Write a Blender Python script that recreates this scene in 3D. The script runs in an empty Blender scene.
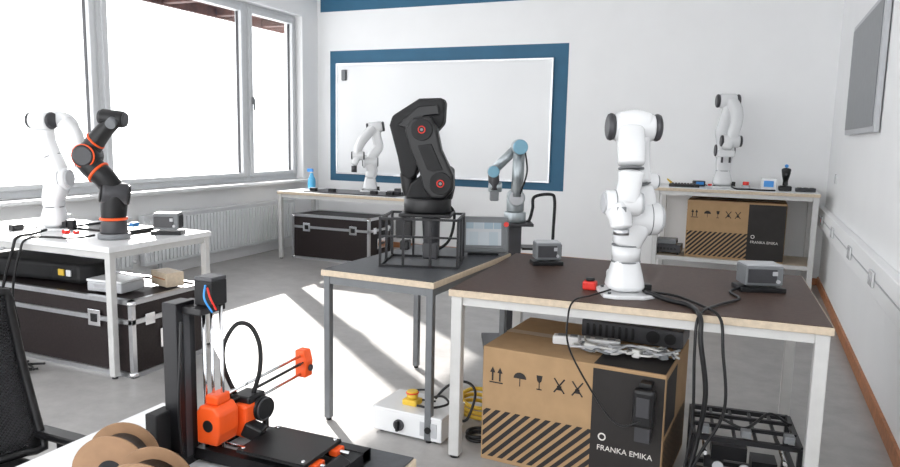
import bpy, bmesh, math, random
from mathutils import Vector, Matrix, Euler
random.seed(7)
V=Vector
# ------------------------------------------------------------------ materials
MATS={}
def mat(name,col,rough=.5,metal=0,var=.06,scale=18,spec=.5,bump=0,coat=0):
    if name in MATS: return MATS[name]
    m=bpy.data.materials.new(name); m.use_nodes=True
    nt=m.node_tree; b=nt.nodes['Principled BSDF']
    tc=nt.nodes.new('ShaderNodeTexCoord'); n=nt.nodes.new('ShaderNodeTexNoise')
    n.inputs['Scale'].default_value=scale; n.inputs['Detail'].default_value=4
    nt.links.new(tc.outputs['Object'],n.inputs['Vector'])
    r=nt.nodes.new('ShaderNodeValToRGB')
    c0=[max(0,c*(1-var)) for c in col]+[1]; c1=[min(1,c*(1+var)) for c in col]+[1]
    r.color_ramp.elements[0].color=c0; r.color_ramp.elements[1].color=c1
    r.color_ramp.elements[0].position=.3; r.color_ramp.elements[1].position=.7
    nt.links.new(n.outputs['Fac'],r.inputs['Fac']); nt.links.new(r.outputs['Color'],b.inputs['Base Color'])
    b.inputs['Roughness'].default_value=rough; b.inputs['Metallic'].default_value=metal
    b.inputs['Specular IOR Level'].default_value=spec
    if coat: b.inputs['Coat Weight'].default_value=coat
    if bump:
        bp=nt.nodes.new('ShaderNodeBump'); bp.inputs['Strength'].default_value=bump; bp.inputs['Distance'].default_value=.01
        nt.links.new(n.outputs['Fac'],bp.inputs['Height']); nt.links.new(bp.outputs['Normal'],b.inputs['Normal'])
    MATS[name]=m; return m
WALL=mat('wall_paint',(.88,.885,.89),.8,0,.012,3)
BLUE=mat('blue_paint',(.026,.12,.215),.6,0,.05,5)
CEIL=mat('ceiling_paint',(.85,.85,.85),.9,0,.02)
FRAME=mat('window_pvc',(.62,.635,.65),.35,0,.03)
SILL=mat('sill',(.78,.79,.80),.3,0,.03)
RAD=mat('radiator_enamel',(.76,.78,.80),.35,0,.02)
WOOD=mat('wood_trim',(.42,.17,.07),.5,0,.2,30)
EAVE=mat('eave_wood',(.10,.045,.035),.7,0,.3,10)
BOARD=mat('whiteboard_enamel',(.83,.84,.85),.18,0,.01,2)
ALU=mat('aluminium',(.62,.63,.65),.3,1,.06,40)
CHROME=mat('chrome',(.85,.86,.88),.12,1,.02)
BROWN=mat('dark_brown_laminate',(.074,.047,.038),.5,0,.15,60,spec=.25)
SLATE=mat('slate_laminate',(.070,.073,.08),.45,0,.12,60,spec=.33)
LTOP=mat('light_laminate',(.76,.77,.78),.35,0,.04,40)
EDGE=mat('beech_edge',(.58,.48,.36),.5,0,.1,50)
LEG=mat('white_steel',(.58,.58,.57),.35,.1,.04)
DLEG=mat('grey_steel',(.16,.17,.18),.4,.3,.06)
WHITE=mat('white_gloss',(.76,.77,.78),.25,0,.01,6,coat=.25)
LGREY=mat('light_grey_plastic',(.48,.49,.51),.4,0,.04)
MGREY=mat('mid_grey_plastic',(.18,.19,.20),.45,0,.06)
DGREY=mat('dark_grey_plastic',(.04,.04,.045),.4,0,.1)
BLACK=mat('black_plastic',(.008,.008,.009),.38,0,.2,spec=.4)
BLACKM=mat('black_matte',(.011,.011,.012),.6,0,.2,spec=.33)
BMET=mat('black_powdercoat',(.010,.010,.012),.4,.3,.15)
ORANGE=mat('orange_plastic',(.88,.10,.012),.4,0,.05)
RED=mat('red_plastic',(.7,.03,.02),.4,0,.05)
YEL=mat('yellow_plastic',(.75,.50,.05),.4,0,.05)
BLU=mat('blue_plastic',(.05,.3,.75),.35,0,.05)
TEAL=mat('teal_cap',(.18,.38,.50),.35,0,.05)
CARD=mat('cardboard',(.39,.25,.13),.85,0,.07,12)
CARDI=mat('cardboard_black_print',(.018,.015,.014),.7,0,.1)
CASEP=mat('flight_case_panel',(.020,.014,.014),.5,0,.25,80,spec=.3)
SILV=mat('silver_paint',(.38,.42,.44),.3,.6,.04)
PRINTW=mat('white_print',(.75,.72,.68),.6)
SPOOL=mat('spool_card',(.30,.175,.095),.7,0,.12,30)
CABLEW=mat('white_cable',(.58,.58,.56),.5)
def floor_mat():
    m=bpy.data.materials.new('linoleum'); m.use_nodes=True; nt=m.node_tree; b=nt.nodes['Principled BSDF']
    tc=nt.nodes.new('ShaderNodeTexCoord')
    n1=nt.nodes.new('ShaderNodeTexNoise'); n1.inputs['Scale'].default_value=5; n1.inputs['Detail'].default_value=8; n1.inputs['Roughness'].default_value=.7
    nt.links.new(tc.outputs['Object'],n1.inputs['Vector'])
    r=nt.nodes.new('ShaderNodeValToRGB'); r.color_ramp.elements[0].color=(.31,.30,.295,1); r.color_ramp.elements[1].color=(.44,.43,.42,1)
    r.color_ramp.elements[0].position=.3; r.color_ramp.elements[1].position=.72
    nt.links.new(n1.outputs['Fac'],r.inputs['Fac']); nt.links.new(r.outputs['Color'],b.inputs['Base Color'])
    b.inputs['Roughness'].default_value=.36
    return m
FLOOR=floor_mat()
def glass_mat():
    m=bpy.data.materials.new('window_glass'); m.use_nodes=True; nt=m.node_tree; nt.nodes.clear()
    o=nt.nodes.new('ShaderNodeOutputMaterial'); mx=nt.nodes.new('ShaderNodeMixShader'); t=nt.nodes.new('ShaderNodeBsdfTransparent'); g=nt.nodes.new('ShaderNodeBsdfGlossy')
    g.inputs['Roughness'].default_value=.02; mx.inputs[0].default_value=.05
    nt.links.new(t.outputs[0],mx.inputs[1]); nt.links.new(g.outputs[0],mx.inputs[2]); nt.links.new(mx.outputs[0],o.inputs[0])
    return m
GLASS=glass_mat()
def screen_mat():
    m=bpy.data.materials.new('pendant_screen'); m.use_nodes=True; nt=m.node_tree; b=nt.nodes['Principled BSDF']
    tc=nt.nodes.new('ShaderNodeTexCoord'); br=nt.nodes.new('ShaderNodeTexBrick'); br.inputs['Scale'].default_value=9
    br.inputs['Color1'].default_value=(.28,.38,.46,1); br.inputs['Color2'].default_value=(.50,.55,.58,1); br.inputs['Mortar'].default_value=(.50,.53,.55,1)
    nt.links.new(tc.outputs['Object'],br.inputs['Vector']); nt.links.new(br.outputs['Color'],b.inputs['Base Color'])
    b.inputs['Roughness'].default_value=.15
    return m
SCREEN=screen_mat()
def mesh_fabric():
    m=bpy.data.materials.new('chair_mesh'); m.use_nodes=True; nt=m.node_tree; b=nt.nodes['Principled BSDF']
    b.inputs['Base Color'].default_value=(.009,.009,.011,1); b.inputs['Roughness'].default_value=.7
    tc=nt.nodes.new('ShaderNodeTexCoord'); v=nt.nodes.new('ShaderNodeTexChecker'); v.inputs['Scale'].default_value=170
    nt.links.new(tc.outputs['Object'],v.inputs['Vector'])
    mt=nt.nodes.new('ShaderNodeMath'); mt.operation='MULTIPLY_ADD'; mt.inputs[1].default_value=.12; mt.inputs[2].default_value=.88
    nt.links.new(v.outputs['Fac'],mt.inputs[0]); nt.links.new(mt.outputs[0],b.inputs['Alpha'])
    return m
MESHF=mesh_fabric()
# ------------------------------------------------------------------ geometry helpers
CUR=[None]
def G(name,loc=(0,0,0),rz=0):
    e=bpy.data.objects.new(name,None); e.empty_display_size=.1; e.location=loc; e.rotation_euler=(0,0,rz)
    bpy.context.collection.objects.link(e); CUR[0]=e; return e
def link(o,parent=True):
    bpy.context.collection.objects.link(o)
    if parent and CUR[0] is not None: o.parent=CUR[0]
    return o
def mesh(name,vs,fs,m,smooth=False,parent=True,bev=0,seg=2):
    me=bpy.data.meshes.new(name); me.from_pydata([tuple(v) for v in vs],[],fs); me.materials.append(m)
    bm=bmesh.new(); bm.from_mesh(me); bmesh.ops.recalc_face_normals(bm,faces=bm.faces); bm.to_mesh(me); bm.free()
    o=bpy.data.objects.new(name,me); link(o,parent)
    if smooth:
        for p in me.polygons: p.use_smooth=True
    if bev>0:
        b=o.modifiers.new('bevel','BEVEL'); b.width=bev; b.segments=seg; b.limit_method='ANGLE'; b.angle_limit=.6
    return o
def bx(c,s):
    x,y,z=c; a,b,d=[k/2 for k in s]
    vs=[V((x+i*a,y+j*b,z+k*d)) for i in(-1,1) for j in(-1,1) for k in(-1,1)]
    fs=[(0,1,3,2),(4,6,7,5),(0,4,5,1),(2,3,7,6),(0,2,6,4),(1,5,7,3)]
    return vs,fs
def box(n,c,s,m,rot=None,bev=0,parent=True):
    vs,fs=bx((0,0,0),s)
    R=Euler(rot).to_matrix() if rot else Matrix.Identity(3)
    vs=[R@v+V(c) for v in vs]
    return mesh(n,vs,fs,m,parent=parent,bev=bev)
def boxes(n,lst,m,parent=True,bev=0):
    VS=[];FS=[]
    for c,s in lst:
        vs,fs=bx(c,s);k=len(VS);VS+=vs;FS+=[tuple(i+k for i in f) for f in fs]
    return mesh(n,VS,FS,m,parent=parent,bev=bev)
def mm(x0,x1,y0,y1,z0,z1): return (((x0+x1)/2,(y0+y1)/2,(z0+z1)/2),(abs(x1-x0),abs(y1-y0),abs(z1-z0)))
def frame_of(d):
    d=d.normalized(); up=V((0,0,1)) if abs(d.z)<.9 else V((1,0,0))
    a=d.cross(up).normalized(); b=d.cross(a).normalized(); return a,b
def cyl(n,p0,p1,r,m,r1=None,seg=28,bev=0,parent=True):
    p0=V(p0);p1=V(p1);r1=r if r1 is None else r1
    a,b=frame_of(p1-p0);L=(p1-p0).length;d=(p1-p0).normalized()
    prof=[(0,r),(L,r1)]
    if bev: prof=[(0,r-bev),(bev*.3,r-bev*.3),(bev,r),(L-bev,r1),(L-bev*.3,r1-bev*.3),(L,r1-bev)]
    vs=[];fs=[]
    for t,rr in prof:
        for i in range(seg):
            th=2*math.pi*i/seg; vs.append(p0+d*t+a*math.cos(th)*rr+b*math.sin(th)*rr)
    for k in range(len(prof)-1):
        for i in range(seg):
            j=(i+1)%seg; fs.append((k*seg+i,k*seg+j,(k+1)*seg+j,(k+1)*seg+i))
    fs.append(tuple(range(seg))[::-1]); K=(len(prof)-1)*seg; fs.append(tuple(K+i for i in range(seg)))
    o=mesh(n,vs,fs,m,parent=parent)
    for p in o.data.polygons: p.use_smooth=len(p.vertices)==4
    return o
def catmull(P,sub=6):
    out=[];n=len(P)
    for i in range(n-1):
        p0=P[max(i-1,0)];p1=P[i];p2=P[i+1];p3=P[min(i+2,n-1)]
        for s in range(sub):
            t=s/sub
            out.append([.5*((2*b)+(-a+c)*t+(2*a-5*b+4*c-d)*t*t+(-a+3*b-3*c+d)*t**3) for a,b,c,d in zip(p0,p1,p2,p3)])
    out.append(list(P[-1])); return out
def loft(n,P,m,seg=32,sub=6,cap=True,parent=True,sq=None):
    """tapering tube along a path; sq = superellipse exponent of the section (2 = round)"""
    if sq is None: sq=3.0 if m is WHITE else 2.0
    Q=catmull(P,sub); pts=[V(q[:3]) for q in Q]; rad=[max(q[3],.001) for q in Q]
    N=len(pts); T=[(pts[min(i+1,N-1)]-pts[max(i-1,0)]).normalized() for i in range(N)]
    a,_=frame_of(T[0]); rings=[]
    W=[]
    for i in range(seg):
        c,s=math.cos(2*math.pi*i/seg),math.sin(2*math.pi*i/seg); k=(abs(c)**sq+abs(s)**sq)**(-1/sq); W.append((c*k,s*k))
    def ring(p,t,a,r):
        b=t.cross(a); return [p+a*c*r+b*s*r for c,s in W]
    if cap:
        for k in range(5): 
            ph=math.pi/2*(1-k/5)*.96; rings.append(ring(pts[0]-T[0]*rad[0]*.4*math.sin(ph),T[0],a,rad[0]*math.cos(ph)))
    for i in range(N):
        a=(a-T[i]*a.dot(T[i])).normalized(); rings.append(ring(pts[i],T[i],a,rad[i]))
    if cap:
        for k in range(1,6):
            ph=math.pi/2*(k/5)*.96; rings.append(ring(pts[-1]+T[-1]*rad[-1]*.4*math.sin(ph),T[-1],a,rad[-1]*math.cos(ph)))
    vs=[v for r in rings for v in r];fs=[]
    for k in range(len(rings)-1):
        for i in range(seg):
            j=(i+1)%seg; fs.append((k*seg+i,k*seg+j,(k+1)*seg+j,(k+1)*seg+i))
    fs.append(tuple(range(seg))[::-1]);K=(len(rings)-1)*seg;fs.append(tuple(K+i for i in range(seg)))
    return mesh(n,vs,fs,m,smooth=True,parent=parent)
def tube(n,pts,r,m,sub=8,seg=10,parent=True,smooth=True):
    P=[tuple(p)+(r,) for p in pts]
    return loft(n,P,m,seg=seg,sub=sub if smooth else 1,parent=parent,sq=2.0)
def ring(n,c,d,R,r,m,parent=True):
    c=V(c);d=V(d).normalized();a,b=frame_of(d);S=32;s=8;vs=[];fs=[]
    for i in range(S):
        th=2*math.pi*i/S; o=a*math.cos(th)+b*math.sin(th)
        for j in range(s):
            ph=2*math.pi*j/s; vs.append(c+o*(R+r*math.cos(ph))+d*r*math.sin(ph))
    for i in range(S):
        for j in range(s):
            fs.append((i*s+j,((i+1)%S)*s+j,((i+1)%S)*s+(j+1)%s,i*s+(j+1)%s))
    return mesh(n,vs,fs,m,smooth=True,parent=parent)
def prism(n,pts,y0,y1,m,bev=0,axis='y',parent=True):
    k=len(pts)
    if axis=='y': vs=[V((x,y0,z)) for x,z in pts]+[V((x,y1,z)) for x,z in pts]
    elif axis=='x': vs=[V((y0,x,z)) for x,z in pts]+[V((y1,x,z)) for x,z in pts]
    else: vs=[V((x,z,y0)) for x,z in pts]+[V((x,z,y1)) for x,z in pts]
    fs=[tuple(range(k)),tuple(range(2*k-1,k-1,-1))]+[(i,(i+1)%k,k+(i+1)%k,k+i) for i in range(k)]
    return mesh(n,vs,fs,m,bev=bev,parent=parent,seg=3)
def sph(n,c,r,m,sc=(1,1,1)):
    bm=bmesh.new(); bmesh.ops.create_uvsphere(bm,u_segments=24,v_segments=14,radius=r)
    me=bpy.data.meshes.new(n); 
    for v in bm.verts: v.co=V((v.co.x*sc[0]+c[0],v.co.y*sc[1]+c[1],v.co.z*sc[2]+c[2]))
    bm.to_mesh(me);bm.free();me.materials.append(m)
    for p in me.polygons:p.use_smooth=True
    return link(bpy.data.objects.new(n,me))
def text(n,s,loc,size,rot,m):
    cu=bpy.data.curves.new(n,'FONT'); cu.body=s; cu.size=size; cu.extrude=.0005; cu.materials.append(m)
    o=bpy.data.objects.new(n,cu); o.location=loc; o.rotation_euler=rot; return link(o)
def solo(): CUR[0]=None
# ------------------------------------------------------------------ room
LX,RX,BY,FY,CH=-5.52,.70,8.19,-1.6,3.42
solo()
boxes('floor',[mm(LX-.3,RX+.3,FY,BY+.3,-.1,0)],FLOOR,False)
boxes('ceiling',[mm(LX-.3,RX+.3,FY,BY+.3,CH,CH+.1)],CEIL,False)
boxes('wall_back',[mm(LX-.3,RX+.3,BY,BY+.2,0,CH)],WALL,False)
boxes('wall_right',[mm(RX,RX+.2,FY,BY,0,CH)],WALL,False)
WT=2.98; WB=.88; WE=7.84; WS=0.0
boxes('wall_left',[mm(LX-.28,LX,FY,BY,0,WB),mm(LX-.28,LX,FY,BY,WT,CH),mm(LX-.28,LX,WE,BY,WB,WT),mm(LX-.28,LX,FY,WS,WB,WT)],WALL,False)
boxes('trim_1',[mm(LX-.05,LX+.16,WS-.05,WE+.04,WB-.035,WB)],SILL,False,bev=.006)
def window(n,y0,y1,handle=None):
    G(n,(LX-.16,0,0)); f=.06
    boxes('frame',[mm(-.04,.05,y0,y0+f,WB,WT),mm(-.04,.05,y1-f,y1,WB,WT),mm(-.04,.05,y0+f,y1-f,WB,WB+f+.02),mm(-.04,.05,y0+f,y1-f,WT-f,WT)],FRAME,bev=.006)
    g=f+.04
    boxes('sash',[mm(-.02,.075,y0+f-.02,y0+g,WB+.06,WT-.05),mm(-.02,.075,y1-g,y1-f+.02,WB+.06,WT-.05),mm(-.02,.075,y0+g,y1-g,WB+.06,WB+.06+.05),mm(-.02,.075,y0+g,y1-g,WT-.11,WT-.05)],FRAME,bev=.008)
    boxes('gasket',[mm(.0,.03,y0+g-.002,y0+g+.006,WB+.11,WT-.11),mm(.0,.03,y1-g-.006,y1-g+.002,WB+.11,WT-.11)],DGREY)
    boxes('pane',[mm(.008,.012,y0+g-.01,y1-g+.01,WB+.1,WT-.1)],GLASS)
    if handle:
        hy=y0+f+.02 if handle<0 else y1-f-.02
        box('handle_plate',(.085,hy,1.85),(.02,.035,.09),MGREY,bev=.005); box('handle_lever',(.105,hy,1.80),(.02,.02,.14),MGREY,bev=.006)
window('window_1',WS,2.40); window('window_2',2.40,4.79); window('window_3',4.79,6.85); window('window_4',6.85,WE,-1)
G('roof_eave',(0,0,0))
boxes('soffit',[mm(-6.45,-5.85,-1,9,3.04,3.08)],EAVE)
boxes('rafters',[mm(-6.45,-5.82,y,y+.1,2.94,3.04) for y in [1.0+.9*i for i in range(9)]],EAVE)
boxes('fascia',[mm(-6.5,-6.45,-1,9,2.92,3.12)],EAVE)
def radiator(y0,y1):
    G('radiator',(LX+.03,0,0))
    L=[mm(.0,.07,y0,y1,.14,.62)]
    k=int((y1-y0)/.05)
    L+=[mm(.07,.085,y0+i*.05+.008,y0+i*.05+.042,.17,.59) for i in range(k)]
    boxes('panel',L,RAD,bev=.003)
    boxes('top_grille',[mm(.0,.09,y0,y1,.62,.64)],RAD)
    boxes('brackets',[mm(.02,.05,y0+.2,y0+.23,0,.14),mm(.02,.05,y1-.23,y1-.2,0,.14)],LGREY)
    cyl('valve',(.04,y1,.2),(.04,y1+.06,.2),.02,WHITE)
radiator(2.3,4.9); radiator(5.05,7.5)
solo()
def framebox(n,x0,x1,z0,z1,x2,x3,z2,z3,m):
    y0,y1=BY-.004,BY
    boxes(n,[mm(x0,x1,y0,y1,z3,z1),mm(x0,x1,y0,y1,z0,z2),mm(x0,x2,y0,y1,z2,z3),mm(x3,x1,y0,y1,z2,z3)],m,False)
framebox('trim_2',-5.32,-2.07,.85,2.57,-5.2,-2.25,.95,2.40,BLUE)
boxes('trim_3',[mm(-5.47,-1.9,BY-.004,BY,3.08,CH)],BLUE,False)
G('whiteboard',(0,BY-.03,0))
boxes('panel',[mm(-5.19,-2.26,0,.026,.96,2.39)],BOARD)
boxes('rim',[mm(-5.21,-2.24,-.008,.026,2.385,2.405),mm(-5.21,-2.24,-.008,.026,.945,.965),mm(-5.21,-5.19,-.008,.026,.965,2.385),mm(-2.26,-2.24,-.008,.026,.965,2.385)],ALU)
boxes('pen_tray',[mm(-4.3,-2.6,-.07,-.008,.945,.957)],ALU)
G('whiteboard_eraser',(-5.08,BY-.045,2.25)); box('felt',(0,.008,0),(.07,.012,.14),BLACKM,bev=.003); box('grip',(0,-.01,0),(.06,.02,.13),MGREY,bev=.006)
solo()
boxes('baseboard_right',[mm(RX-.018,RX,FY,BY,0,.085)],WOOD,False)
boxes('baseboard_back',[mm(LX,RX-.018,BY-.015,BY,0,.07)],WOOD,False)
boxes('trim_4',[mm(RX-.06,RX,FY,BY-.02,.64,.83),],WALL,False,bev=.006)
boxes('trim_5',[mm(RX-.064,RX-.060,FY,BY-.03,.730,.738)],LGREY,False)
for i,y in enumerate([7.6,6.6,5.4,4.4]):
    G('wall_socket',(RX-.064,y,.735)); box('plate',(-.006,0,0),(.012,.14,.085),WHITE,bev=.003); cyl('socket_1',(-.014,-.035,0),(-.008,-.035,0),.02,LGREY); cyl('socket_2',(-.014,.035,0),(-.008,.035,0),.02,RED if i==0 else LGREY)
G('wall_switch',(RX,7.35,1.15)); box('plate',(-.006,0,0),(.012,.085,.085),WHITE,bev=.003); box('rocker',(-.015,0,0),(.008,.055,.055),LGREY,bev=.002)
G('wall_monitor',(RX,0,0))
box('body',(-.025,5.86,1.97),(.035,1.55,.86),LGREY,bev=.008)
box('screen_surface',(-.045,5.86,1.97),(.006,1.47,.78),mat('screen_off',(.20,.21,.22),.4),bev=.001)
# ------------------------------------------------------------------ tables
def table(n,cx,cy,w,d,h,rz,top,leg,edge,ls=.045,shelf=None,ins=.01):
    G(n,(cx,cy,0),rz)
    box('edge_band',(0,0,h-.018),(w,d,.030),edge,bev=.003)
    box('top',(0,0,h-.002),(w-.012,d-.012,.004),top)
    a=w/2-ls/2-ins;b=d/2-ls/2-ins
    for i,(x,y) in enumerate([(-a,-b),(a,-b),(-a,b),(a,b)]):
        box('leg_%d'%(i+1),(x,y,(h-.033)/2+.006),(ls,ls,h-.045),leg,bev=.004)
        cyl('foot_%d'%(i+1),(x,y,0),(x,y,.012),ls*.42,BLACK)
    boxes('apron',[((0,-b,h-.053),(2*a-ls,.025,.04)),((0,b,h-.053),(2*a-ls,.025,.04)),((-a,0,h-.053),(.025,2*b-ls,.04)),((a,0,h-.053),(.025,2*b-ls,.04))],leg)
    if shelf: 
        boxes('shelf',[((0,0,shelf-.015),(w-.02,d-ls*2-.02,.03))],edge); boxes('shelf_rail',[((0,-b,shelf-.02),(2*a-ls,.03,.04)),((0,b,shelf-.02),(2*a-ls,.03,.04))],leg)
    return CUR[0]
TH=.79
table('workbench',-.470,3.38,1.52,1.10,TH,.045,BROWN,LEG,EDGE,.05)
table('workbench',-1.615,3.40,.635,1.0,TH,-.04,SLATE,DLEG,EDGE,.035)
table('workbench',-4.16,3.28,1.6,.84,TH,0.01,LTOP,LEG,LTOP,.042)
table('workbench',-4.22,7.06,1.75,.72,.80,-.01,LTOP,LEG,EDGE,.045)
SH=1.0
table('storage_table',-.17,7.77,1.52,.72,SH,0.0,LTOP,LEG,EDGE,.05,shelf=.30)
table('workbench',-.952,.72,.70,1.06,TH,0,LTOP,LEG,EDGE,.045)
G('desk_mat',(-.745,.92,TH+.0002),0); box('sheet',(0,0,.0015),(.28,.64,.003),SLATE)
# ------------------------------------------------------------------ robot arms
def joint(n,a,b,r,m,capm=None,caplen=.012,capr=.88,both=True):
    a=V(a);b=V(b);d=(b-a).normalized()
    cyl(n,a,b,r,m,bev=r*.22,seg=36)
    if capm:
        cyl(n+'_cap_1',b-d*.004,b+d*caplen,r*capr,capm,bev=caplen*.5,seg=36)
        if both: cyl(n+'_cap_2',a+d*.004,a-d*caplen,r*capr,capm,bev=caplen*.5,seg=36)
def seam(p,d,r): ring('seam',p,d,r,.0022,MGREY)
def arm_base(m=WHITE):
    prism('mounting_plate',[(-.11,-.09),(-.06,-.12),(.06,-.12),(.11,-.09),(.11,.08),(.06,.12),(-.06,.12),(-.11,.08)],0,.018,m,bev=.005,axis='z')
    loft('base_link',[(0,0,.045,.082),(0,0,.07,.078),(0,0,.11,.068),(0,0,.15,.058)],m)
    box('base_connector_block',(.0,.09,.055),(.11,.09,.08),m,bev=.015)
    box('connector',(.09,-.03,.038),(.03,.05,.04),BLACK,bev=.004); cyl('base_collar',(0,0,.15),(0,0,.156),.0625,MGREY)
    for x in(-.09,.09):
        for y in(-.075,.07): cyl('bolt',(x*.9,y,.018),(x*.9,y,.026),.008,DGREY,seg=8)
CY=.4062
# main arm: base column - shoulder (horizontal) - upper arm - elbow - forearm folded down in front - wrist
g=G('robotic_arm',(-.485,3.065,TH),CY); g.scale=(1,1,.96)
arm_base()
cyl('base_rotor',(0,0,.156),(.0,0,.225),.060,WHITE,r1=.062,seg=36); cyl('rotor_collar',(0,0,.225),(0,0,.230),.0635,MGREY,seg=36)
loft('shoulder_column',[(0,0,.235,.060),(.008,0,.27,.066),(.02,0,.31,.072),(.03,0,.36,.070)],WHITE)
joint('shoulder_joint',(-.045,0,.350),(.135,0,.350),.076,WHITE,LGREY,.010,.82)
ring('shoulder_split',(.09,0,.350),(1,0,0),.0765,.002,MGREY); ring('shoulder_split',(-.01,0,.350),(1,0,0),.0765,.002,MGREY)
loft('upper_arm_lower_shell',[(.055,.02,.38,.064),(.055,.02,.43,.063),(.045,.025,.475,.060)],WHITE)
cyl('upper_arm_collar',(.045,.025,.495),(.043,.025,.501),.060,MGREY,seg=36)
loft('upper_arm',[(.042,.028,.52,.055),(.035,.03,.58,.052),(.025,.02,.65,.054),(.015,.0,.71,.056)],WHITE)
joint('arm_flange',(.07,.02,.515),(.122,.02,.515),.036,WHITE,MGREY,.006,.8,False)
joint('elbow_joint',(-.082,0,.752),(.088,0,.752),.062,WHITE,DGREY,.028,.97)
loft('elbow_hood',[(-.045,-.005,.764,.056),(.003,-.005,.772,.059),(.052,-.005,.764,.056)],WHITE)
loft('forearm',[(-.018,-.035,.725,.056),(-.022,-.08,.66,.055),(-.025,-.10,.60,.054)],WHITE)
cyl('forearm_collar',(-.025,-.105,.578),(-.025,-.106,.572),.053,MGREY,seg=36)
loft('forearm_lower_shell',[(-.026,-.108,.555,.049),(-.03,-.11,.50,.047),(-.04,-.108,.44,.050)],WHITE)
joint('wrist_joint',(-.125,-.10,.425),(.022,-.10,.425),.056,WHITE,LGREY,.010,.82)
ring('wrist_split',(-.085,-.10,.425),(1,0,0),.0565,.002,MGREY)
loft('wrist_link',[(-.08,-.115,.41,.048),(-.065,-.13,.365,.044),(-.06,-.14,.33,.040)],WHITE)
cyl('tool_flange',(-.06,-.14,.318),(-.06,-.14,.292),.032,ALU)
box('pilot_button_panel',(-.07,-.163,.40),(.04,.012,.03),MGREY,bev=.004)
def white_arm_small(loc,rz,s=1,mirror=1):
    g=G('robotic_arm',loc,rz); g.scale=(s*mirror,s,s)
    arm_base()
    loft('shoulder_column',[(0,0,.16,.058),(0,0,.22,.062),(.01,0,.30,.066)],WHITE)
    joint('shoulder_joint',(-.07,0,.335),(.075,0,.335),.074,WHITE,DGREY,.012,.72)
    loft('upper_arm',[(0,0,.36,.060),(-.02,0,.44,.056),(-.03,0,.5,.058),(-.02,.0,.56,.052),(.0,.0,.66,.050),(.02,0,.74,.054)],WHITE)
    joint('elbow_joint',(-.07,0,.775),(.075,0,.775),.064,WHITE,DGREY,.03,.95)
    loft('forearm',[(.03,-.03,.76,.052),(.055,-.11,.68,.05),(.05,-.16,.58,.046),(.03,-.17,.5,.046),(.03,-.15,.44,.045)],WHITE)
    joint('wrist_joint',(-.05,-.15,.42),(.09,-.15,.42),.056,WHITE,DGREY,.02,.9)
    loft('wrist_link',[(.0,-.16,.42,.045),(-.02,-.18,.36,.042)],WHITE)
    box('gripper',(-.02,-.18,.31),(.14,.05,.06),WHITE,bev=.01)
    boxes('fingers',[mm(-.06,-.045,-.19,-.17,.23,.28),mm(.005,.02,-.19,-.17,.23,.28)],DGREY)
white_arm_small((-.30,7.80,SH),.25,1.14)
g=G('robotic_arm',(-4.12,7.18,.812),.5); g.scale=(1.05,1.05,1.05)
arm_base()
loft('shoulder_column',[(0,0,.16,.058),(.02,0,.23,.062),(.0,0,.30,.068)],WHITE)
joint('shoulder_joint',(-.08,0,.33),(.08,0,.33),.072,WHITE,DGREY,.01,.7)
loft('upper_arm',[(0,0,.34,.06),(.05,0,.43,.056),(.09,0,.50,.055),(.07,0,.60,.053),(.06,0,.68,.055)],WHITE)
joint('elbow_joint',(-.02,0,.70),(.13,0,.72),.06,WHITE,DGREY,.025,.92)
loft('forearm',[(.02,-.04,.69,.05),(-.06,-.1,.6,.05),(-.12,-.14,.5,.045),(-.14,-.15,.42,.042)],WHITE)
joint('wrist_joint',(-.19,-.15,.40),(-.07,-.15,.40),.050,WHITE,DGREY,.012,.88)
loft('wrist_link',[(-.14,-.16,.38,.04),(-.17,-.17,.31,.036)],WHITE)
cyl('gripper',(-.17,-.17,.29),(-.17,-.17,.22),.03,DGREY)
# left white arm
g=G('robotic_arm',(-4.28,3.24,TH),CY)
arm_base()
loft('shoulder_column',[(0,0,.16,.060),(.0,0,.21,.064),(.02,0,.27,.070),(.04,0,.33,.072)],WHITE)
joint('shoulder_joint',(-.04,0,.335),(.11,0,.345),.075,WHITE,LGREY,.01,.8)
ring('shoulder_split',(.07,0,.343),(1,0,.06),.0755,.002,MGREY)
loft('upper_arm',[(.04,0,.38,.062),(.015,0,.45,.060),(-.01,0,.52,.056),(-.03,0,.60,.053),(-.035,0,.68,.055)],WHITE)
cyl('upper_arm_collar',(.003,0,.485),(.001,0,.490),.060,MGREY)
joint('elbow_joint',(-.09,-.03,.72),(.035,-.05,.72),.062,WHITE,DGREY,.022,.9)
loft('elbow_cover',[(-.06,.02,.71,.055),(.01,.02,.732,.055),(.09,.02,.722,.052),(.14,0,.68,.050)],WHITE)
loft('forearm',[(.11,-.02,.71,.050),(.17,-.02,.64,.047),(.19,-.02,.56,.044),(.23,-.02,.48,.043)],WHITE)
joint('wrist_joint',(.19,-.02,.45),(.29,-.02,.44),.046,WHITE,DGREY,.01,.85)
box('connector_2',(.12,-.02,.04),(.05,.05,.06),BLACK,bev=.004)
# black/orange arm
g=G('robotic_arm',(-3.62,3.14,TH),CY)
cyl('base_flange',(0,0,0),(0,0,.035),.095,MGREY,bev=.006)
cyl('base',(0,0,.035),(0,0,.12),.08,DGREY,r1=.072,bev=.006)
ring('orange_ring_1',(0,0,.125),(0,0,1),.074,.009,ORANGE)
loft('shoulder',[(0,0,.13,.072),(.005,0,.20,.076),(.01,0,.26,.078),(.0,0,.31,.070)],BLACK)
joint('shoulder_joint',(-.05,-.04,.29),(.08,.03,.27),.072,DGREY,BLACK,.012,.85)
loft('lower_link',[(0,0,.31,.066),(-.04,-.02,.38,.066),(-.10,-.03,.44,.070),(-.13,-.03,.48,.070)],BLACK)
ring('orange_ring_2',(-.07,-.025,.41),(-.6,0,.5),.069,.009,ORANGE)
joint('elbow_joint',(-.13,.04,.51),(-.12,-.10,.51),.072,BLACK,DGREY,.012,.8)
ring('orange_ring_3',(-.125,-.09,.51),(0,-1,0),.066,.006,ORANGE)
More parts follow.
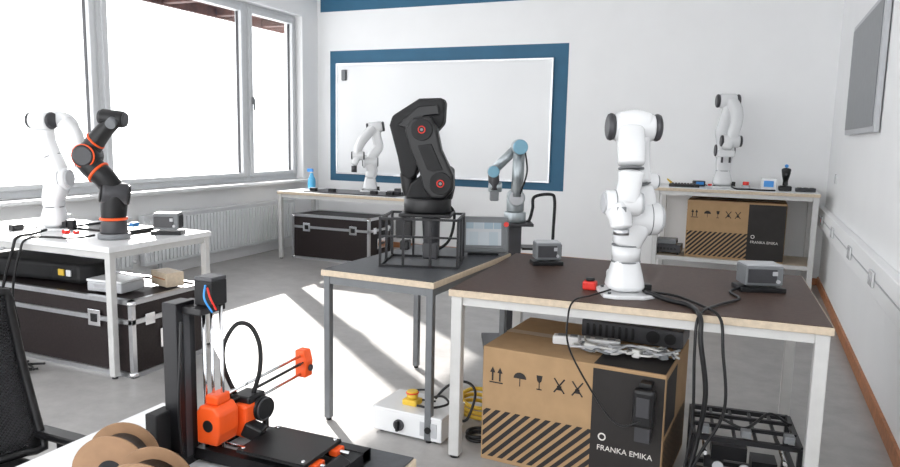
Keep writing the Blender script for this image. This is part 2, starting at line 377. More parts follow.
loft('forearm',[(-.12,-.02,.54,.060),(-.07,-.02,.61,.055),(-.02,-.02,.67,.050),(.03,-.02,.72,.048)],BLACK)
ring('orange_ring_4',(-.08,-.02,.60),(.6,0,.55),.056,.007,ORANGE)
joint('wrist_joint',(-.04,-.02,.745),(.10,-.02,.73),.050,BLACK,DGREY,.01,.85)
cyl('tool_flange',(.05,-.06,.72),(.05,-.10,.70),.03,MGREY)
# industrial arm in wire cage
g=G('industrial_robotic_arm',(-1.59,3.34,TH),.30)
def cage():
    t=.012;a=.20;b=.165;h=.255;L=[]
    for x in(-a,a):
        for y in(-b,b): L.append(((x,y,h/2),(t,t,h)))
        L.append(((x,0,h-t/2),(t,2*b,t)));L.append(((x,0,t/2),(t,2*b,t)));L.append(((x,0,h/2),(t,t,h)))
    for y in(-b,b): L.append(((0,y,h-t/2),(2*a,t,t)));L.append(((0,y,t/2),(2*a,t,t)))
    for x in(-.08,.06): L.append(((x,-b,h*.5),(t,t,h)));L.append(((x,b,h*.5),(t,t,h)));L.append(((x,0,h-t/2),(t*2,2*b,t)))
    L.append(((0,-b,h*.62),(2*a,t*.8,t*.8)))
    boxes('stand_frame',L,BMET)
cage()
cyl('base_underside',(.04,0,.26),(.04,0,.10),.05,DGREY,r1=.04,bev=.005); box('base_motor',(.04,0,.07),(.08,.08,.09),DGREY,bev=.01)
boxes('gearbox_plates',[((-.1,.02,.18),(.09,.12,.10)),((-.1,.02,.09),(.05,.08,.05))],BLACK,bev=.008)
box('base_plate',(.02,0,.262),(.27,.24,.018),BLACK,bev=.004)
cyl('base_turret',(.02,0,.27),(.02,0,.35),.125,BLACK,bev=.012)
prism('shoulder_housing',[(-.10,.33),(.14,.33),(.155,.40),(.15,.50),(.10,.53),(.02,.50),(-.07,.42)],-.03,.10,BLACKM,bev=.012)
prism('upper_arm',[(-.09,.70),(-.05,.76),(.04,.77),(.075,.71),(.10,.60),(.165,.47),(.165,.40),(.12,.35),(.05,.35),(.01,.40),(-.01,.48),(-.06,.60)],-.11,-.03,BLACK,bev=.014)
prism('upper_arm_cover',[(-.02,.62),(.05,.63),(.11,.50),(.06,.49),(.03,.50)],-.118,-.109,BLACKM,bev=.004)
prism('forearm',[(-.185,.72),(-.17,.77),(-.03,.86),(.09,.865),(.105,.845),(.10,.735),(.04,.665),(-.02,.54),(-.045,.46),(-.075,.44),(-.12,.46),(-.14,.56)],-.03,.09,BLACKM,bev=.014)
prism('forearm_cover',[(-.14,.72),(-.03,.82),(.07,.83),(.08,.78),(-.0,.77),(-.07,.70)],-.045,-.028,BLACK,bev=.006)
cyl('elbow_cap',(0,-.11,.70),(0,-.122,.70),.055,BLACKM,bev=.004)
ring('elbow_mark',(0,-.123,.70),(0,1,0),.017,.003,RED); cyl('elbow_pin',(0,-.12,.70),(0,-.125,.70),.008,MGREY)
cyl('shoulder_cap',(.10,-.11,.43),(.10,-.122,.43),.058,BLACKM,bev=.004)
ring('shoulder_mark',(.10,-.123,.43),(0,1,0),.017,.003,RED); cyl('shoulder_pin',(.10,-.12,.43),(.10,-.125,.43),.008,MGREY)
loft('wrist',[(-.09,.03,.47,.045),(-.085,.03,.40,.04),(-.08,.03,.36,.035)],BLACK); cyl('tool_flange',(-.08,.03,.36),(-.08,.03,.335),.03,MGREY)
tube('cable_harness',[(.1,.09,.32),(.15,.12,.25),(.12,.14,.1),(.02,.12,.03)],.008,BLACK)
# silver cobot on mobile pedestal
PX,PY=-1.50,4.62
G('mobile_pedestal',(PX,PY,0),CY)
box('base_plate',(0,0,.02),(.40,.40,.03),DGREY,bev=.005); box('column',(0,0,.45),(.09,.09,.84),DGREY,bev=.006); box('top_plate',(0,0,.875),(.24,.22,.02),DGREY,bev=.003)
for x in(-.18,.18):
    for y in(-.18,.18): cyl('foot',(x,y,0),(x,y,.008),.02,BLACK)
tube('handle_bar',[(.06,0,.86),(.10,0,.90),(.12,0,.98),(.13,0,1.06),(.24,0,1.08),(.27,0,1.04),(.27,0,.86),(.26,0,.55),(.22,0,.35),(.04,0,.33)],.011,BLACK)
boxes('tray',[mm(.05,.27,-.08,.08,.70,.715)],BLACK)
G('collaborative_robotic_arm',(PX,PY,.886),CY)
cyl('base',(0,0,0),(0,0,.07),.075,SILV,bev=.006); cyl('base_joint',(0,0,.07),(0,0,.17),.06,SILV,bev=.01)
cyl('shoulder_joint',(0,.06,.17),(0,-.09,.17),.058,SILV,bev=.008); cyl('shoulder_cap',(0,.06,.17),(0,.08,.17),.055,TEAL,bev=.006); cyl('base_cap',(0,-.09,.17),(0,-.10,.17),.05,LGREY,bev=.006)
cyl('upper_arm_tube',(0,-.07,.18),(.01,-.07,.50),.040,SILV)
cyl('elbow_joint',(.01,-.12,.515),(.01,.03,.515),.052,SILV,bev=.008); cyl('elbow_cap',(.01,-.12,.515),(.01,-.145,.515),.05,TEAL,bev=.008)
cyl('forearm_tube',(.0,.0,.51),(-.15,.0,.36),.033,SILV)
cyl('wrist_1',(-.16,.05,.345),(-.16,-.06,.345),.042,LGREY,bev=.006); cyl('wrist_1_cap',(-.16,-.06,.345),(-.16,-.075,.345),.04,TEAL,bev=.006)
cyl('wrist_2',(-.16,-.03,.34),(-.15,-.03,.22),.038,DGREY,bev=.006); cyl('wrist_3',(-.19,-.03,.24),(-.10,-.03,.24),.035,SILV,bev=.006)
box('gripper',(-.15,-.03,.18),(.06,.05,.07),MGREY,bev=.008); tube('arm_cable',[(.02,-.1,.2),(.06,-.12,.35),(.04,-.12,.5)],.006,BLACK)
# teach pendant
G('touch_panel_pendant',(-1.40,3.74,TH),CY)
box('housing',(0,0,.115),(.29,.045,.21),MGREY,rot=(-.25,0,0),bev=.018)
box('bezel',(0,-.022,.122),(.235,.012,.165),MGREY,rot=(-.25,0,0),bev=.004); box('screen',(0,-.030,.124),(.20,.006,.13),SCREEN,rot=(-.25,0,0))
box('foot',(0,.05,.008),(.18,.12,.016),BLACK,bev=.004); box('strut',(0,.07,.06),(.05,.02,.11),BLACK)
cyl('stop_button',(.125,-.035,.18),(.125,-.06,.185),.014,RED)
def ctrl(loc,rz,s=1,sz=1):
    g=G('control_box',loc,rz); g.scale=(s,s,s*sz)
    box('foot_frame',(0,0,.012),(.19,.13,.024),BLACK,bev=.004)
    box('housing',(0,0,.085),(.16,.12,.10),MGREY,bev=.008)
    box('front_panel',(-.01,-.062,.085),(.12,.008,.07),DGREY,bev=.002); box('lid',(0,0,.138),(.15,.11,.008),LGREY,bev=.003)
    box('switch',(.04,-.068,.10),(.02,.008,.02),LGREY); cyl('knob',(.055,-.06,.06),(.055,-.072,.06),.009,LGREY)
    boxes('fins',[((.082,y,.085),(.006,.006,.08)) for y in(-.04,-.02,0,.02,.04)],DGREY)
ctrl((.055,3.46,TH),.35,1.05,.85); ctrl((-.99,3.62,TH),.5,.85,1.05); ctrl((-3.50,3.46,TH),.5,1.0)
# ------------------------------------------------------------------ cardboard boxes
def clipx(P,x0,x1):
    for s,lim in((1,x0),(-1,x1)):
        o=[]
        for i in range(len(P)):
            a=P[i];b=P[(i+1)%len(P)];ia=s*(a[0]-lim)>=0;ib=s*(b[0]-lim)>=0
            if ia:o.append(a)
            if ia!=ib:
                t=(lim-a[0])/(b[0]-a[0]);o.append((lim,a[1]+t*(b[1]-a[1])))
        P=o
        if len(P)<3:return []
    return P
def carton(n,loc,rz,w,d,h,lab,pf=1.0):
    G(n,loc,rz)
    box('body',(w/2,d/2,h/2),(w,d,h),CARD,bev=.004)
    boxes('flap_seam',[mm(0.005,w-.005,d/2-.002,d/2+.002,h,h+.0012)],CARDI)
    boxes('packing_tape',[mm(0,w,d/2-.03,d/2+.03,h+.0013,h+.0018)],mat('tape',(.40,.28,.16),.3))
    px0=w*.63; z0,z1=.02,h*.46
    VS=[];FS=[]
    def addp(P,fn):
        k=len(VS);VS.extend([fn(*p) for p in P]);FS.append(tuple(range(k,k+len(P))))
    st=.047;x=-h
    while x<w+.2:
        Q=[(x,z0),(x+st*.55,z0),(x+st*.55+(z1-z0),z1),(x+(z1-z0),z1)]
        P=clipx(Q,.008,px0)
        if P: addp(P,lambda a,b:(a,-.0015,b))
        P=clipx(Q,.02,d-.02)
        if P: addp(P,lambda a,b:(w+.0015,a,b+ .0))
        x+=st
    mesh('stripes',VS,FS,CARDI)
    boxes('black_panel',[mm(px0,w-.004,-.0016,-.0008,.01,h*.97)],CARDI)
    boxes('black_panel_side',[mm(w+.0004,w+.0012,.02,d*.45,h*.5,h*.95)],CARDI)
    if pf<1: boxes('black_panel_top',[mm(px0,w-.004,.004,d*.40,h+.002,h+.0026)],CARDI)
    s=h/.53
    text('lettering',lab,(px0+.03,-.004,h*.31),.033*s,(math.pi/2,0,0),PRINTW)
    ring('logo',(px0+.05,-.003,h*.42),(0,1,0),.014*s,.003,PRINTW)
    zc=h*.77; ic=[]
    for k in(0,1):
        xx=.05*s+k*.035*s
        ic.append([(xx-.004,zc-.03*s),(xx+.004,zc-.03*s),(xx+.004,zc+.01*s),(xx-.004,zc+.01*s)]); ic.append([(xx-.013*s,zc+.008*s),(xx+.013*s,zc+.008*s),(xx,zc+.035*s)])
    ic.append([(.035*s,zc-.04*s),(.10*s,zc-.04*s),(.10*s,zc-.034*s),(.035*s,zc-.034*s)])
    xx=.18*s; ic.append([(xx+.03*s*math.cos(t*math.pi/8),zc+.028*s*math.sin(t*math.pi/8)) for t in range(9)]); ic.append([(xx-.002,zc-.035*s),(xx+.002,zc-.035*s),(xx+.002,zc),(xx-.002,zc)])
    xx=.27*s; ic.append([(xx-.014*s,zc+.03*s),(xx-.010*s,zc+.005*s),(xx,zc-.005*s),(xx+.010*s,zc+.005*s),(xx+.014*s,zc+.03*s)]); ic.append([(xx-.002,zc-.03*s),(xx+.002,zc-.03*s),(xx+.002,zc),(xx-.002,zc)]); ic.append([(xx-.012*s,zc-.035*s),(xx+.012*s,zc-.035*s),(xx+.012*s,zc-.03*s),(xx-.012*s,zc-.03*s)])
    for q in(.36,.44):
        xx=q*s
        for sg in(1,-1): ic.append([(xx-.026*s,zc-.03*s*sg),(xx-.02*s,zc-.033*s*sg),(xx+.026*s,zc+.03*s*sg),(xx+.02*s,zc+.033*s*sg)])
        ic.append([(xx-.01*s,zc-.02*s),(xx+.01*s,zc-.02*s),(xx+.01*s,zc+.0*s),(xx-.01*s,zc+.0*s)])
    VS=[];FS=[]
    for P in ic:
        k=len(VS);VS.extend([(a,-.0015,b) for a,b in P]);FS.append(tuple(range(k,k+len(P))))
    mesh('handling_icons',VS,FS,CARDI)
carton('cardboard_box',(-1.06,2.87,0),-.06,.80,.60,.53,'FRANKA EMIKA',.9)
carton('cardboard_box',(-.60,7.50,.302),0,.92,.55,.58,'FRANKA EMIKA')
G('arm_control_unit',(-.46,3.31,.534),-.05)
box('chassis',(0,0,.045),(.46,.22,.08),DGREY,bev=.006); boxes('fan_grille',[((x,-.112,.045),(.012,.004,.055)) for x in [-.2+.03*i for i in range(8)]],BLACK)
cyl('fan_1',(.10,-.11,.045),(.10,-.117,.045),.03,BLACK); cyl('fan_2',(.175,-.11,.045),(.175,-.117,.045),.025,BLACK)
boxes('feet',[((x,y,.0025),(.03,.03,.005)) for x in(-.2,.2) for y in(-.09,.09)],BLACK)
G('power_strip',(-.64,3.07,.534),.12); box('body',(0,0,.02),(.30,.055,.04),WHITE,bev=.008); boxes('outlets',[((x,0,.041),(.035,.035,.004)) for x in(-.11,-.055,0,.055,.11)],MGREY)
G('cable_bundle',(-.46,2.99,.54),0)
for k in range(7):
    tube('loop_%d'%k,[(-.20+.40*(i/7)+random.uniform(-.04,.04),random.uniform(-.06,.08),.010+random.uniform(0,.030)) for i in range(8)],.0055,[CABLEW,LGREY,MGREY][k%3])
for k in range(4): box('plug_%d'%k,(-.14+.10*k,.02*(k%2)-.02,.022),(.055,.035,.035),[CABLEW,LGREY,CABLEW,MGREY][k],rot=(0,.1,.7*k),bev=.006)
G('handheld_controller',(-.335,2.79,.0),-.05)
box('body',(0,-.02,.40),(.085,.05,.16),BLACK,bev=.015); box('clip',(0,.03,.49),(.05,.09,.02),BLACK,bev=.004); box('keypad',(0,-.047,.41),(.05,.006,.08),DGREY,bev=.002)
boxes('tail_cover',[mm(-.03,.03,-.03,.02,.26,.32)],DGREY)
def cable(pts,r=.007,m=BLACK): 
    G('power_cable',(0,0,0)); tube('lead',pts,r,m)
cable([(-.39,3.03,TH+.03),(-.30,3.00,TH+.010),(-.20,2.92,TH+.012),(-.15,2.79,TH+.0),(-.14,2.76,.70),(-.11,2.76,.5),(-.13,2.77,.3),(-.16,2.73,.1),(-.10,2.72,.012),(.05,2.78,.010)],.010)
cable([(-.39,3.02,TH+.03),(-.28,3.1,TH+.010),(-.16,2.95,TH+.012),(-.08,2.80,TH+.004),(-.06,2.76,.68),(-.04,2.75,.45),(-.12,2.75,.25),(-.19,2.72,.05),(-.14,2.66,.012)],.006)
cable([(.0,3.41,TH+.02),(-.06,3.32,TH+.008),(-.02,3.18,TH+.008),(-.10,3.0,TH+.009),(-.155,2.80,TH+.004),(-.16,2.76,.66),(-.15,2.75,.4),(-.17,2.73,.15),(-.17,2.70,.012)],.006)
cable([(-.53,2.99,TH+.03),(-.60,2.92,TH+.01),(-.645,2.82,TH+.006),(-.655,2.76,.74),(-.64,2.755,.6),(-.5,2.76,.38),(-.42,2.75,.32),(-.345,2.745,.35)],.004)
G('emergency_stop_button',(-.64,3.09,TH),0); box('housing',(0,0,.02),(.06,.05,.04),RED,bev=.008); cyl('button',(0,0,.04),(0,0,.055),.02,BLACK,bev=.004)
G('metal_frame_rig',(.03,3.12,0),.1)
def rig():
    t=.02;a=.20;b=.17;h=.26;L=[]
    for z in(.01,.12,h):
        for y in(-b,b): L.append(((0,y,z),(2*a,t,t)))
        for x in(-a,a): L.append(((x,0,z),(t,2*b,t)))
    for x in(-a,a):
        for y in(-b,b): L.append(((x,y,h/2),(t,t,h)))
    for x in(-.12,-.04,.04,.12): L.append(((x,0,h),(.012,2*b,.012)))
    L.append(((0,-.06,h+.012),(2*a,.015,.015)));L.append(((0,.06,h+.012),(2*a,.015,.015)))
    L.append(((-.05,-.02,.16),(.14,.1,.06)));L.append(((.1,.05,.07),(.1,.1,.08)))
    boxes('frame',L,BMET)
rig()
for x in(-.15,.15): cyl('rod',(x,-.17,.19),(x,.17,.19),.008,CHROME)
cyl('motor_1',(.0,-.10,.06),(.08,-.10,.06),.03,DGREY); cyl('motor_2',(-.14,.05,.06),(-.06,.05,.06),.03,DGREY)
for k in range(3): cyl('wheel_%d'%k,(-.1+.1*k,-.185,.15),(-.1+.1*k,-.195,.15),.022,LGREY)
tube('ribbon',[(-.2,0,.28),(-.1,-.1,.32),(0,-.12,.30),(.1,0,.33),(.18,.05,.28)],.006,BLACK)
boxes('wheel_blocks',[((x,-.15,.29),(.04,.04,.03)) for x in(-.16,.0,.16)],MGREY,bev=.004)
# safety switch box
G('emergency_stop_box',(-1.455,3.04,0),-.05)
box('enclosure',(0,0,.065),(.38,.26,.11),WHITE,bev=.006); box('lid',(0,0,.125),(.385,.265,.014),WHITE,bev=.004)
cyl('rotary_switch',(-.04,-.13,.06),(-.04,-.145,.06),.028,DGREY,bev=.003); box('switch_lever',(-.04,-.152,.06),(.012,.014,.05),BLACK)
box('label',(.12,-.132,.065),(.09,.003,.07),LGREY); cyl('key_switch',(.12,-.131,.065),(.12,-.142,.065),.016,BLACK)
box('button_base',(-.03,-.02,.145),(.08,.07,.03),YEL,bev=.006); cyl('button',(-.03,-.02,.16),(-.03,-.02,.185),.026,YEL,r1=.03); cyl('button_top',(-.03,-.02,.185),(-.03,-.02,.20),.028,YEL,bev=.004); ring('button_mark',(-.03,-.02,.19),(0,0,1),.03,.003,RED)
for x in(-.15,.15):
    for y in(-.1,.1): cyl('foot',(x,y,0),(x,y,.012),.015,BLACK)
tube('cable_1',[(.02,.03,.15),(.1,.05,.17),(.16,0,.16),(.1,-.05,.145),(.02,-.06,.145)],.006,BLACK)
tube('cable_2',[(.05,.05,.14),(.0,.09,.17),(-.1,.08,.15),(-.05,.02,.145),(.08,.02,.15)],.005,BLACK)
tube('cable_3',[(.19,.05,.06),(.24,.06,.08),(.26,.1,.20),(.2,.12,.24),(.12,.08,.22),(.06,.06,.15)],.007,BLACK)
G('yellow_hose_coil',(-1.25,3.34,0),0)
for k in range(3): ring('coil_%d'%k,(.0,0,.03+k*.03),(.15,-.1*k,1),.11-.01*k,.011,YEL)
G('black_hose_coil',(-1.14,3.05,0),0)
for k in range(2): ring('coil_%d'%k,(0,0,.014+k*.02),(0,0,1),.055,.009,BLACK)
# flight cases
def flight(loc,rz,w,d,h,panel=CASEP):
    G('flight_case',loc,rz); z0=.0
    box('body',(0,0,h/2+z0),(w-.02,d-.02,h-.02),panel,bev=.003)
    t=.028;L=[]
    for z in(t/2,h-t/2,h*.72):
        for y in(-1,1): L.append(((0,y*(d/2-.004),z),(w,.012,t)))
        for x in(-1,1): L.append(((x*(w/2-.004),0,z),(.012,d,t)))
    for x in(-1,1):
        for y in(-1,1): L.append(((x*(w/2-t/2+.001),y*(d/2-.004),h/2),(t,.012,h)));L.append(((x*(w/2-.004),y*(d/2-t/2+.001),h/2),(.012,t,h)))
    for y in(-1,1): L.append(((0,y*(d/2-t/2),h-.002),(w,t,.008)))
    for x in(-1,1): L.append(((x*(w/2-t/2),0,h-.002),(t,d,.008)))
    boxes('aluminium_edges',L,ALU)
    for x in(-1,1):
        for y in(-1,1):
            for z in(.02,h-.02): sph('corner_ball',(x*(w/2-.016),y*(d/2-.016),z),.03,CHROME,(1,1,.66))
    boxes('latches',[((x,-d/2-.004,h*.72),(.10,.012,.10)) for x in(-w*.3,w*.3)],CHROME,bev=.002)
    boxes('latch_wells',[((x,-d/2-.011,h*.72),(.05,.004,.05)) for x in(-w*.3,w*.3)],BLACK)
    boxes('side_latch',[((w/2+.002,y,h*.72),(.010,.07,.07)) for y in(-d*.28,d*.28)],CHROME,bev=.002)
    box('side_handle_dish',(w/2+.001,0,h*.42),(.010,.18,.12),CHROME,bev=.003); box('side_handle',(w/2+.010,0,h*.42),(.014,.12,.025),BLACK,bev=.004)
flight((-4.03,3.24,0),.0,1.50,.60,.47)
flight((-4.46,7.12,0),0,1.05,.55,.53)
G('instrument_case',(-4.35,3.22,.474),0); prism('shell',[(-.5,-.08),(-.45,-.17),(-.1,-.16),(.2,-.12),(.45,-.13),(.52,-.05),(.52,.05),(.45,.13),(.2,.12),(-.1,.16),(-.45,.17),(-.5,.08)],0,.13,BLACKM,bev=.03,axis='z'); box('label',(.3,-.128,.07),(.05,.01,.04),YEL); box('label_2',(.37,-.13,.07),(.04,.01,.04),WHITE)
G('hand_toolbox',(-3.60,3.12,.474),.1); box('base',(0,0,.03),(.26,.2,.06),LGREY,bev=.008); box('lid',(0,0,.068),(.265,.205,.016),WHITE,bev=.004); box('front_plate',(0,-.102,.035),(.16,.006,.03),ALU)
G('wooden_block',(-3.44,3.38,.474),-.3); box('block',(0,0,.045),(.2,.12,.09),EDGE,bev=.004); box('groove',(0,-.0605,.05),(.16,.002,.008),WOOD)
G('floor_cable_tangle',(-4.25,2.78,0),0)
for k in range(6): tube('strand_%d'%k,[(-.25+.1*i+random.uniform(-.05,.05),random.uniform(-.12,.02),.012+random.uniform(0,.04)) for i in range(7)],.007,BLACK)
G('power_cable',(0,0,0)); tube('lead',[(-4.18,3.1,TH+.02),(-4.14,2.98,TH+.01),(-4.12,2.86,TH+.004),(-4.12,2.825,.72),(-4.2,2.81,.5),(-4.3,2.82,.25),(-4.25,2.78,.015)],.009,BLACK)
G('power_cable',(0,0,0)); tube('lead',[(-3.72,3.08,TH+.02),(-3.78,2.98,TH+.01),(-4.02,2.87,TH+.006),(-4.06,2.825,.70),(-4.12,2.81,.45),(-4.1,2.82,.2),(-4.15,2.74,.015)],.007,BLACK)
G('mounting_tray',(-3.94,3.45,TH),.0); box('plate',(0,0,.008),(.56,.3,.016),BLACK,bev=.003); boxes('rails',[((x,0,.022),(.02,.28,.012)) for x in(-.25,0,.25)],DGREY)
G('toy_blocks',(-3.90,3.38,TH+.030),0); boxes('blue_blocks',[((0,0,.02),(.05,.05,.04)),((-.1,.03,.02),(.04,.04,.04)),((.12,.06,.015),(.04,.05,.03))],BLU,bev=.003)
G('toy_blocks',(-4.05,3.14,TH),0); boxes('red_blocks',[((0,0,.012),(.04,.03,.024)),((.06,.03,.01),(.03,.03,.02))],RED,bev=.003)
G('cable_connector',(-4.44,3.08,TH),0); box('plug',(0,0,.02),(.05,.08,.04),BLACK,bev=.006); tube('lead',[(0,.04,.02),(.03,.1,.012),(.12,.12,.012)],.006,BLACK)
G('mounting_tray',(-4.18,7.05,.80),0); box('plate',(0,-.02,.006),(1.2,.5,.012),DGREY,bev=.003); boxes('clamps',[((x,-.2,.03),(.08,.05,.04)) for x in(-.5,-.25,.3,.5)],BLACK,bev=.004)
G('spray_bottle',(-4.88,7.10,.80),0); loft('bottle',[(0,0,.025,.045),(0,0,.05,.047),(0,0,.12,.045),(0,0,.17,.025),(0,0,.2,.018)],mat('blue_bottle',(.1,.45,.75),.2),cap=True); box('trigger_head',(-.02,0,.235),(.08,.025,.04),BLU,bev=.006); cyl('neck',(0,0,.2),(0,0,.22),.016,WHITE)
G('hand_tool_pile',(-3.68,6.95,.813),0); boxes('tools',[((0,0,.02),(.14,.08,.04)),((.13,.05,.015),(.1,.06,.03)),((-.02,.12,.03),(.06,.06,.06))],DGREY,bev=.005)
# storage table objects
G('keypad_controller',(-.66,7.66,SH),.1); box('base',(0,0,.015),(.3,.14,.03),BLACK,bev=.005); boxes('keys',[((-.11+.03*i,-.03+.03*j,.034),(.022,.022,.01)) for i in range(8) for j in range(3)],DGREY); tube('wire',[(-.12,.07,.02),(-.17,.1,.07),(-.1,.14,.02)],.006,YEL)
G('handheld_scanner',(-.53,7.86,SH),.4); box('body',(0,0,.03),(.12,.07,.06),DGREY,bev=.01); box('window',(0,-.036,.035),(.08,.004,.03),BLU); tube('wire',[(.06,0,.02),(.09,-.03,.01),(.10,-.07,.01)],.006,BLACK)
G('emergency_stop_button',(-.07,7.72,SH),0); box('housing',(0,0,.02),(.08,.07,.04),LGREY,bev=.005); cyl('button',(0,0,.04),(0,0,.075),.030,RED,bev=.004)
G('emergency_stop_button',(-.40,7.50,SH),0); box('housing',(0,0,.015),(.06,.05,.03),LGREY,bev=.005); cyl('button',(0,0,.03),(0,0,.05),.02,RED,bev=.004)
G('power_cable',(0,0,0)); tube('lead',[(-.20,7.66,SH+.02),(-.15,7.56,SH+.008),(-.02,7.60,SH+.008),(.06,7.53,SH+.008),(.2,7.56,SH+.008)],.008,BLACK)
G('small_instrument',(.14,7.70,SH),0); box('case',(0,0,.06),(.15,.1,.12),WHITE,bev=.008); box('display',(0,-.052,.065),(.09,.006,.06),BLU)
G('joystick',(.29,7.72,SH),0); box('base',(0,0,.025),(.12,.12,.05),BLACK,bev=.012); loft('stick',[(0,0,.06,.026),(0,0,.1,.024),(0,-.01,.15,.036),(0,-.01,.21,.044)],BLACK); box('trigger',(0,-.04,.18),(.02,.02,.05),DGREY,bev=.004); sph('hat',(0,-.01,.245),.018,BLU)
G('extension_socket',(.47,7.66,SH),.15); box('body',(0,0,.02),(.18,.05,.04),DGREY,bev=.006); boxes('outlets',[((x,0,.041),(.035,.035,.004)) for x in(-.055,0,.055)],BLACK)
G('network_switch',(-.77,7.62,.302),0); box('chassis',(0,0,.06),(.26,.22,.08),DGREY,bev=.005); box('top_unit',(-.02,0,.13),(.2,.18,.05),MGREY,bev=.005); boxes('ports',[((-.1+.035*i,-.112,.06),(.025,.006,.025)) for i in range(6)],BLACK); boxes('feet',[((x,y,.01),(.02,.02,.02)) for x in(-.1,.1) for y in(-.08,.08)],BLACK)
# office chair
G('office_chair',(-2.0,1.21,0),0)
def backrest():
    nz,ny=10,10;vs=[];fs=[]
    for i in range(nz+1):
        z=.43+.515*i/nz; w=.26-.045*(i/nz)**2
        for j in range(ny+1):
            t=-1+2*j/ny; vs.append((-.10-.05*math.sin(i/nz*math.pi)*.5-.07*(i/nz)+.05*t*t,w*t,z))
    for i in range(nz):
        for j in range(ny): fs.append((i*(ny+1)+j,i*(ny+1)+j+1,(i+1)*(ny+1)+j+1,(i+1)*(ny+1)+j))
    o=mesh('mesh_back',vs,fs,MESHF,smooth=True); s=o.modifiers.new('s','SOLIDIFY');s.thickness=.006
    e=[vs[i*(ny+1)] for i in range(nz+1)]+[vs[nz*(ny+1)+j] for j in range(1,ny+1)]+[vs[i*(ny+1)+ny] for i in range(nz-1,-1,-1)]+[vs[j] for j in range(ny-1,-1,-1)]
    tube('back_frame',e,.014,BLACK,sub=2)
backrest()
box('seat',(.08,0,.385),(.42,.44,.06),BLACKM,bev=.028)
tube('back_support',[(-.10,0,.35),(-.20,0,.39),(-.22,0,.53),(-.19,0,.68)],.022,BLACK)
for y in(-.27,.27):
    tube('arm_post',[(.02,y*.8,.37),(.02,y,.38),(.02,y,.43),(.02,y,.46)],.016,BLACK)
    box('arm_pad',(.02,y,.475),(.24,.06,.024),BLACK,bev=.010)
cyl('gas_lift',(.03,0,.08),(.03,0,.36),.027,DGREY)
for k in range(5):
    a=2*math.pi*k/5+.3; x,y=.03+.28*math.cos(a),.28*math.sin(a)
    tube('star_leg_%d'%k,[(.03,0,.11),(.03+.14*math.cos(a),.14*math.sin(a),.095),(x,y,.07)],.02,BLACK); cyl('castor_%d'%k,(x-.02*math.sin(a),y+.02*math.cos(a),.028),(x+.02*math.sin(a),y-.02*math.cos(a),.028),.028,DGREY)
# 3D printer
G('desktop_3d_printer',(.012,.0,TH),0)
box('z_column',(-1.025,1.02,.175),(.036,.05,.32),BMET,bev=.002); boxes('column_slots',[mm(-1.008,-1.0055,1.012,1.028,.02,.32)],DGREY)
box('psu_cover',(-1.045,.985,.06),(.03,.05,.12),BLACKM,bev=.003)
box('z_top_bracket',(-1.005,1.045,.32),(.09,.07,.014),BLACK,bev=.003)
box('z_motor',(-.975,1.055,.352),(.044,.044,.05),BLACKM,bev=.003); box('motor_cap',(-.975,1.055,.380),(.043,.043,.008),DGREY,bev=.002)
tube('motor_lead',[(-.96,1.03,.365),(-.945,1.02,.35),(-.94,1.03,.325)],.002,RED); tube('motor_lead_2',[(-.965,1.03,.37),(-.95,1.01,.35),(-.945,1.025,.32)],.0018,BLU)
cyl('z_rod_1',(-.990,1.05,.03),(-.990,1.05,.325),.004,CHROME,seg=14); cyl('z_rod_2',(-.960,1.065,.03),(-.960,1.065,.325),.004,CHROME,seg=14); cyl('lead_screw',(-.975,1.055,.03),(-.975,1.055,.325),.003,CHROME,seg=14)
prism('x_end_block',[(-.03,.045),(.02,.045),(.027,.07),(.027,.11),(.015,.125),(-.02,.125),(-.03,.11)],1.03,1.09,ORANGE,bev=.005).location=(-.968,0,0)
box('x_end_lug',(-.968,1.06,.135),(.03,.04,.02),ORANGE,bev=.004)
box('x_motor',(-1.0,1.10,.10),(.04,.04,.045),BLACKM,bev=.003)
cyl('end_block_bore',(-.968,1.0285,.085),(-.968,1.031,.085),.012,BLACK)
for dz in(.135,.115,.09): cyl('x_rod',(-.965,1.08,dz),(-.98,1.36,dz),.0035,CHROME if dz!=.115 else BLACK,seg=12)
prism('idler_block',[(-.015,.082),(.015,.082),(.017,.12),(.010,.148),(-.015,.148)],1.355,1.385,ORANGE,bev=.003).location=(-.98,0,0)
cyl('idler_pulley',(-.962,1.37,.105),(-.958,1.37,.105),.008,DGREY)
box('print_head',(-.955,1.135,.095),(.05,.055,.055),BLACK,bev=.005); box('print_head_cover',(-.945,1.112,.075),(.035,.035,.07),ORANGE,bev=.006); cyl('print_fan',(-.930,1.145,.09),(-.918,1.142,.09),.026,BLACK); ring('fan_rim',(-.917,1.142,.09),(1,0,0),.023,.002,DGREY); cyl('nozzle',(-.945,1.125,.06),(-.945,1.125,.03),.006,YEL,r1=.002)
box('fan_duct',(-.92,1.11,.055),(.04,.035,.03),BLACK,rot=(0,.4,.3),bev=.004); boxes('probe',[mm(-.935,-.925,1.155,1.165,.04,.09)],BLACK)
tube('cable_loom',[(-.975,1.12,.12),(-.985,1.10,.18),(-.985,1.10,.23),(-.97,1.12,.27),(-.95,1.14,.265),(-.935,1.15,.225),(-.935,1.15,.17),(-.945,1.14,.12)],.0048,BLACK)
tube('column_cable',[(-1.0,1.0,.30),(-.998,.992,.22),(-1.002,.99,.12),(-.998,.992,.04)],.003,BLACK)
tube('belt',[(-.955,1.09,.12),(-.972,1.36,.12)],.002,BLACK)
boxes('base_frame',[mm(-1.05,-.69,1.035,1.06,.008,.032),mm(-1.05,-.69,1.16,1.185,.008,.032),mm(-1.05,-1.01,.98,1.19,.0,.035),mm(-.73,-.69,1.0,1.19,0.003,.03)],BMET)
boxes('orange_clips',[mm(-1.0,-.97,1.055,1.085,.03,.045),mm(-.75,-.73,1.055,1.085,.028,.042),mm(-.75,-.73,1.125,1.155,.028,.042)],ORANGE,bev=.003)
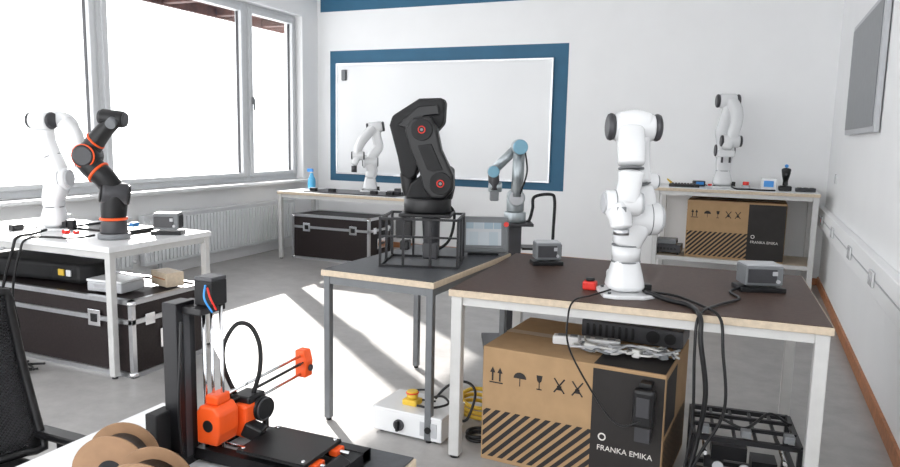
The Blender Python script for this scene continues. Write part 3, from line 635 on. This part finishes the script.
for y in(1.07,1.14): cyl('y_rod',(-1.01,y,.035),(-.71,y,.035),.004,CHROME,seg=12)
box('bed_carriage',(-.82,1.105,.040),(.12,.10,.006),DGREY); box('heat_bed',(-.82,1.095,.046),(.16,.13,.005),BLACKM,bev=.002); box('steel_sheet',(-.82,1.095,.050),(.158,.128,.002),BLACK)
for x in(-.89,-.75):
    for y in(1.04,1.15): cyl('bed_screw',(x,y,.05),(x,y,.054),.004,CHROME,seg=8)
box('display_unit',(-.70,1.05,.03),(.03,.10,.04),BLACK,rot=(0,.4,0),bev=.005); cyl('display_knob',(-.684,1.02,.035),(-.676,1.02,.038),.008,ORANGE)
def spool(loc,rz,r=.08,col=ORANGE):
    G('filament_spool',loc,rz)
    for y in(-.03,.03): 
        ring('flange_rim',(0,y,r),(0,1,0),r-.002,.0015,SPOOL)
        vs=[];fs=[];S=40
        for yy in(y-.0015,y+.0015):
            for R_ in(r,.022):
                vs+=[(R_*math.cos(2*math.pi*i/S),yy,r+R_*math.sin(2*math.pi*i/S)) for i in range(S)]
        for i in range(S):
            j=(i+1)%S; fs+=[(i,j,S+j,S+i),(2*S+i,2*S+j,3*S+j,3*S+i),(i,j,2*S+j,2*S+i),(S+i,S+j,3*S+j,3*S+i)]
        mesh('flange',vs,fs,SPOOL)
    cyl('filament',(0,-.0285,r),(0,.0285,r),r*.70,col,seg=40)
    for y in(-.032,.032): cyl('hub',(0,y*.98,r),(0,y,r),.022,BLACK)
spool((-1.015,.865,TH),.45,.066,DGREY); spool((-.875,.80,TH),.38,.070,BLACK)
G('hand_pliers',(-1.03,.965,TH),0); tube('handle_1',[(-.06,-.02,.01),(0,0,.012),(.04,.0,.012)],.008,ORANGE); tube('handle_2',[(-.06,.03,.01),(0,.01,.012),(.04,.01,.012)],.008,ORANGE); box('jaws',(.06,.005,.012),(.04,.02,.012),ALU)
# ------------------------------------------------------------------ light
w=bpy.data.worlds.new('World'); bpy.context.scene.world=w; w.use_nodes=True
bg=w.node_tree.nodes['Background']; bg.inputs['Color'].default_value=(.965,.98,1,1); bg.inputs['Strength'].default_value=3.5
s=bpy.data.lights.new('sun','SUN'); s.energy=17; s.angle=.012; s.color=(1,.965,.92)
so=bpy.data.objects.new('sun',s); bpy.context.collection.objects.link(so); so.rotation_euler=V((1,-.85,-.60)).to_track_quat('-Z','Y').to_euler(); so.location=(-9,12,7)
# ------------------------------------------------------------------ camera
f,pi_,ya,ro=701.7,.1349,.4062,.0206
F=V((-math.sin(ya)*math.cos(pi_),math.cos(ya)*math.cos(pi_),-math.sin(pi_))); r0=V((math.cos(ya),math.sin(ya),0)); u0=r0.cross(F)
c,s_=math.cos(ro),math.sin(ro); r=c*r0+s_*u0; u=-s_*r0+c*u0
cam=bpy.data.cameras.new('camera'); cam.sensor_width=36; cam.lens=f/900*36; cam.clip_start=.02
co=bpy.data.objects.new('camera',cam); bpy.context.collection.objects.link(co)
M=Matrix((r,u,-F)).transposed().to_4x4(); M.translation=V((0,0,1.45)); co.matrix_world=M
sc=bpy.context.scene; sc.camera=co
sc.view_settings.view_transform='Standard'; sc.view_settings.look='None'; sc.view_settings.exposure=0
